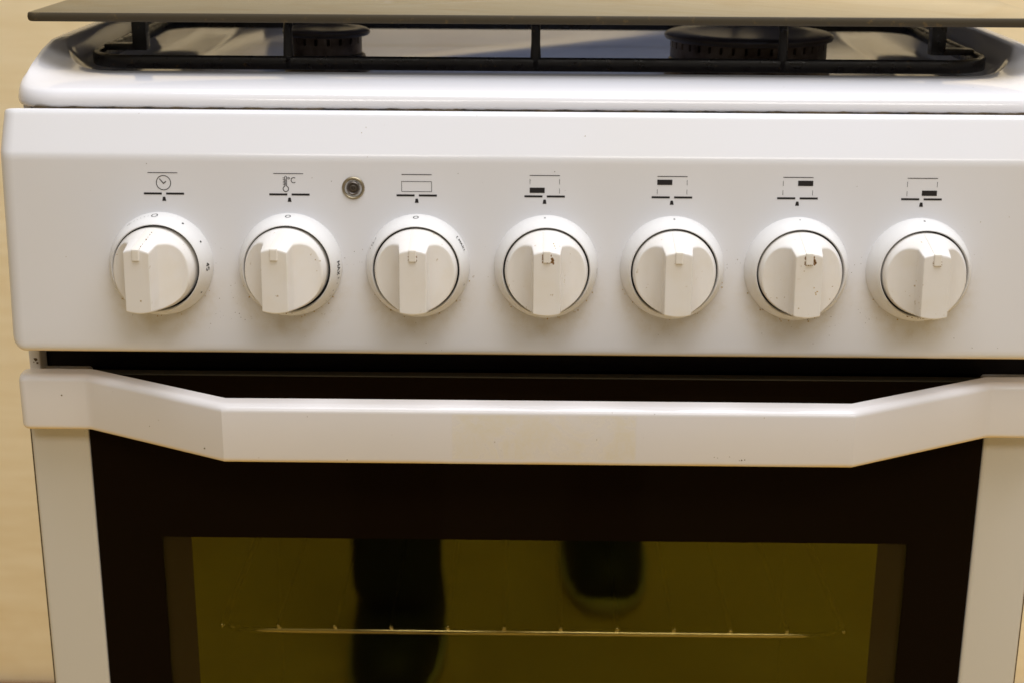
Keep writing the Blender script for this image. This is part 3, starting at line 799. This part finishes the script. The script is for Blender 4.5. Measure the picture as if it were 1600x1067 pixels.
for x, ln in ((-0.1265, 0.045), (-0.0012, 0.030), (0.1235, 0.035)):
    y0 = 0.0760
    finger([(x, y0, -0.0300), (x, y0, -0.0240), (x, y0-0.0002, -0.0170), (x, y0+0.0006, -0.0110), (x, y0+0.0030, -0.0080), (x, y0+0.0070, -0.0070), (x, y0+ln, -0.0068)],
           [0.0030, 0.0027, 0.0023, 0.0023, 0.0024, 0.0023, 0.0020])
for x, ln in ((-0.1265, 0.045), (0.1235, 0.035)):
    finger([(x, FY1-.0025, -0.0285), (x, FY1-.0025, -0.0170), (x, FY1-.003, -0.0095), (x, FY1-.008, -0.0070), (x, FY1-ln, -0.0068)], 0.0023)
for s in (-1, 1):    # stout side fingers: short foot inward from the frame, then an upright pad
    yy = 0.112
    bm = bmesh.new(); x0, x1 = sorted((s*0.2290, s*0.2065)); box(bm, x0, x1, yy-0.004, yy+0.004, -0.0262, -0.0228, bev=0.0008)
    x0, x1 = sorted((s*0.2140, s*0.2062)); box(bm, x0, x1, yy-0.0042, yy+0.0042, -0.0262, -0.0062, bev=0.0010)
    pobj('side_finger', bm, M['cast'], ps, autosmooth=40)

# ---------------------------------------------------------------- oven shelf inside
SY, SZ = 0.060, -0.3405
sh = thing('oven_shelf', 'chromed wire shelf seen through the oven window', 'oven shelf', loc=(0, SY, H+SZ))
bm = bmesh.new(); SW = 0.1745
pth = [(-SW, SY+0.020, SZ), (-SW, SY+0.016, SZ), (-SW+0.002, SY+0.007, SZ), (-SW+0.007, SY+0.002, SZ), (-SW+0.016, SY, SZ), (SW-0.016, SY, SZ), (SW-0.007, SY+0.002, SZ), (SW-0.002, SY+0.007, SZ), (SW, SY+0.016, SZ), (SW, SY+0.020, SZ)]
tube(bm, pth, 0.0020, 14); pobj('shelf_rod', bm, M['chrome'], sh, smooth=True)
M['shaded_wire'] = mat('shaded_shelf_wire', (0.008, 0.006, 0.004), 1.0, spec=0.0)  # near-black copy of the shelf wire, oven darkness put into its colour
for s in (-1, 1):
    bm = bmesh.new(); tube(bm, [(s*SW, SY+0.0202, SZ), (s*SW, 0.36, SZ)], 0.0020, 12); pobj('shelf_side', bm, M['shaded_wire'], sh, smooth=True)
for k in range(12):
    x = -0.1735+k*0.03155+0.0
    bm = bmesh.new(); tube(bm, [(x, SY-0.0028, SZ+0.0033), (x, SY-0.0022, SZ+0.0034), (x, SY+0.002, SZ+0.0034)], [0.0008, 0.0014, 0.0015], 10)
    wo = pobj('shelf_wire', bm, M['chrome'], sh, smooth=True)
    bm = bmesh.new(); tube(bm, [(x, SY+0.0021, SZ+0.0034), (x, 0.36, SZ+0.0034)], 0.0014, 8); pobj('shelf_wire', bm, M['shaded_wire'], sh, smooth=True)

# ---------------------------------------------------------------- the photographer, seen only mirrored in the oven window
pr = thing('person', 'person in dark trousers and trainers mirrored in the oven window', 'person', loc=(-0.02, -1.15, 0))
def skin(name, verts, edges, mt, parent, root=0, lv=2):
    me = bpy.data.meshes.new(name); me.from_pydata([v[:3] for v in verts], edges, []); o = bpy.data.objects.new(name, me); COL.objects.link(o)
    sk = o.modifiers.new('skin', 'SKIN'); sb = o.modifiers.new('sub', 'SUBSURF'); sb.levels = lv; sb.render_levels = lv
    for k, v in enumerate(verts):
        d = me.skin_vertices[0].data[k]; d.radius = (v[3], v[4] if len(v) > 4 else v[3]); d.use_root = (k == root)
    dg = bpy.context.evaluated_depsgraph_get(); dg.update()
    em = bpy.data.meshes.new_from_object(o.evaluated_get(dg)); bpy.data.objects.remove(o)
    for p in em.polygons: p.use_smooth = True
    em.materials.clear(); em.materials.append(mt)
    q = bpy.data.objects.new(name, em); COL.objects.link(q); q.parent = parent; q.location = -parent.location
    return q
M['trousers'] = mat('dark_navy_cloth', (0.012, 0.017, 0.045), 0.9); M['jumper'] = mat('grey_jumper', (0.06, 0.06, 0.07), 0.9)
M['shoe'] = mat('dark_trainer', (0.016, 0.020, 0.045), 0.6); M['sole'] = mat('pale_sole', (0.60, 0.58, 0.54), 0.6); M['skin'] = mat('skin', (0.55, 0.34, 0.25), 0.5)
LF, RF = (-0.166, -0.885), (0.105, -1.135)
V = [(-0.03, -1.26, 0.93, .14, .10), (-0.11, -1.24, 0.84, .095), (LF[0], -1.08, 0.50, .072), (LF[0], LF[1]-0.14, 0.12, .060), (LF[0], LF[1]-0.11, 0.075, .060),
     (0.06, -1.27, 0.84, .095), (RF[0], -1.27, 0.50, .075), (RF[0], RF[1]-0.13, 0.09, .062)]
skin('trousers', V, [(0, 1), (1, 2), (2, 3), (3, 4), (0, 5), (5, 6), (6, 7)], M['trousers'], pr)
V = [(-0.03, -1.26, 0.96, .13, .09), (-0.03, -1.25, 1.15, .13, .09), (-0.03, -1.23, 1.36, .15, .09), (-0.03, -1.21, 1.46, .05), (-0.03, -1.18, 1.52, .045),
     (-0.20, -1.22, 1.38, .055), (-0.26, -1.12, 1.14, .042), (-0.10, -0.86, 1.00, .030), (0.14, -1.22, 1.38, .055), (0.20, -1.12, 1.14, .042), (0.06, -0.86, 1.00, .030)]
skin('jumper', V, [(0, 1), (1, 2), (2, 3), (3, 4), (2, 5), (5, 6), (6, 7), (2, 8), (8, 9), (9, 10)], M['jumper'], pr)
V = [(-0.03, -1.18, 1.50, .05), (-0.03, -1.16, 1.58, .075), (-0.03, -1.14, 1.67, .085), (-0.03, -1.14, 1.72, .06)]
skin('head', V, [(0, 1), (1, 2), (2, 3)], M['skin'], pr)
for fx, fy in (LF, RF):
    bm = bmesh.new(); lo = []
    for t, wdt, hgt in ((0.0, .030, .075), (0.02, .042, .095), (0.065, .047, .095), (0.12, .047, .085), (0.18, .045, .065), (0.23, .041, .050), (0.27, .033, .042), (0.285, .022, .030)):
        y = fy-0.285+t
        lo.append([(fx+1.22*wdt*math.cos(a), y, 0.022+hgt*max(0, math.sin(a))**0.7) for a in [math.pi*k/12 for k in range(13)]]+[(fx, y, 0.022)])
    loft(bm, lo, cap0=True, cap1=True); s = obj('shoe', bm, M['shoe'], pr, smooth=True, raw=True); s.location = -pr.location
    bm = bmesh.new(); lo = []
    for z, e in ((0.001, 0.0), (0.012, 0.003), (0.024, 0.002)):
        lo.append([(fx+(0.059+e)*math.copysign(abs(math.cos(a))**0.75, math.cos(a)), fy-0.142+(0.151+e)*math.sin(a), z) for a in [2*math.pi*k/32 for k in range(32)]])
    loft(bm, lo, cap0=True, cap1=True); obj('sole', bm, M['sole'], s, smooth=True, raw=True)

for o in bpy.data.objects:      # crumbs and worn print far too small to pick apart one by one
    if o.name.split('.')[0] in ('grease_specks', 'grease_crumbs', 'brown_grease', 'dial_print', 'worn_dial_print', 'rust_fleck', 'rust_spot'):
        o['kind'] = 'stuff'
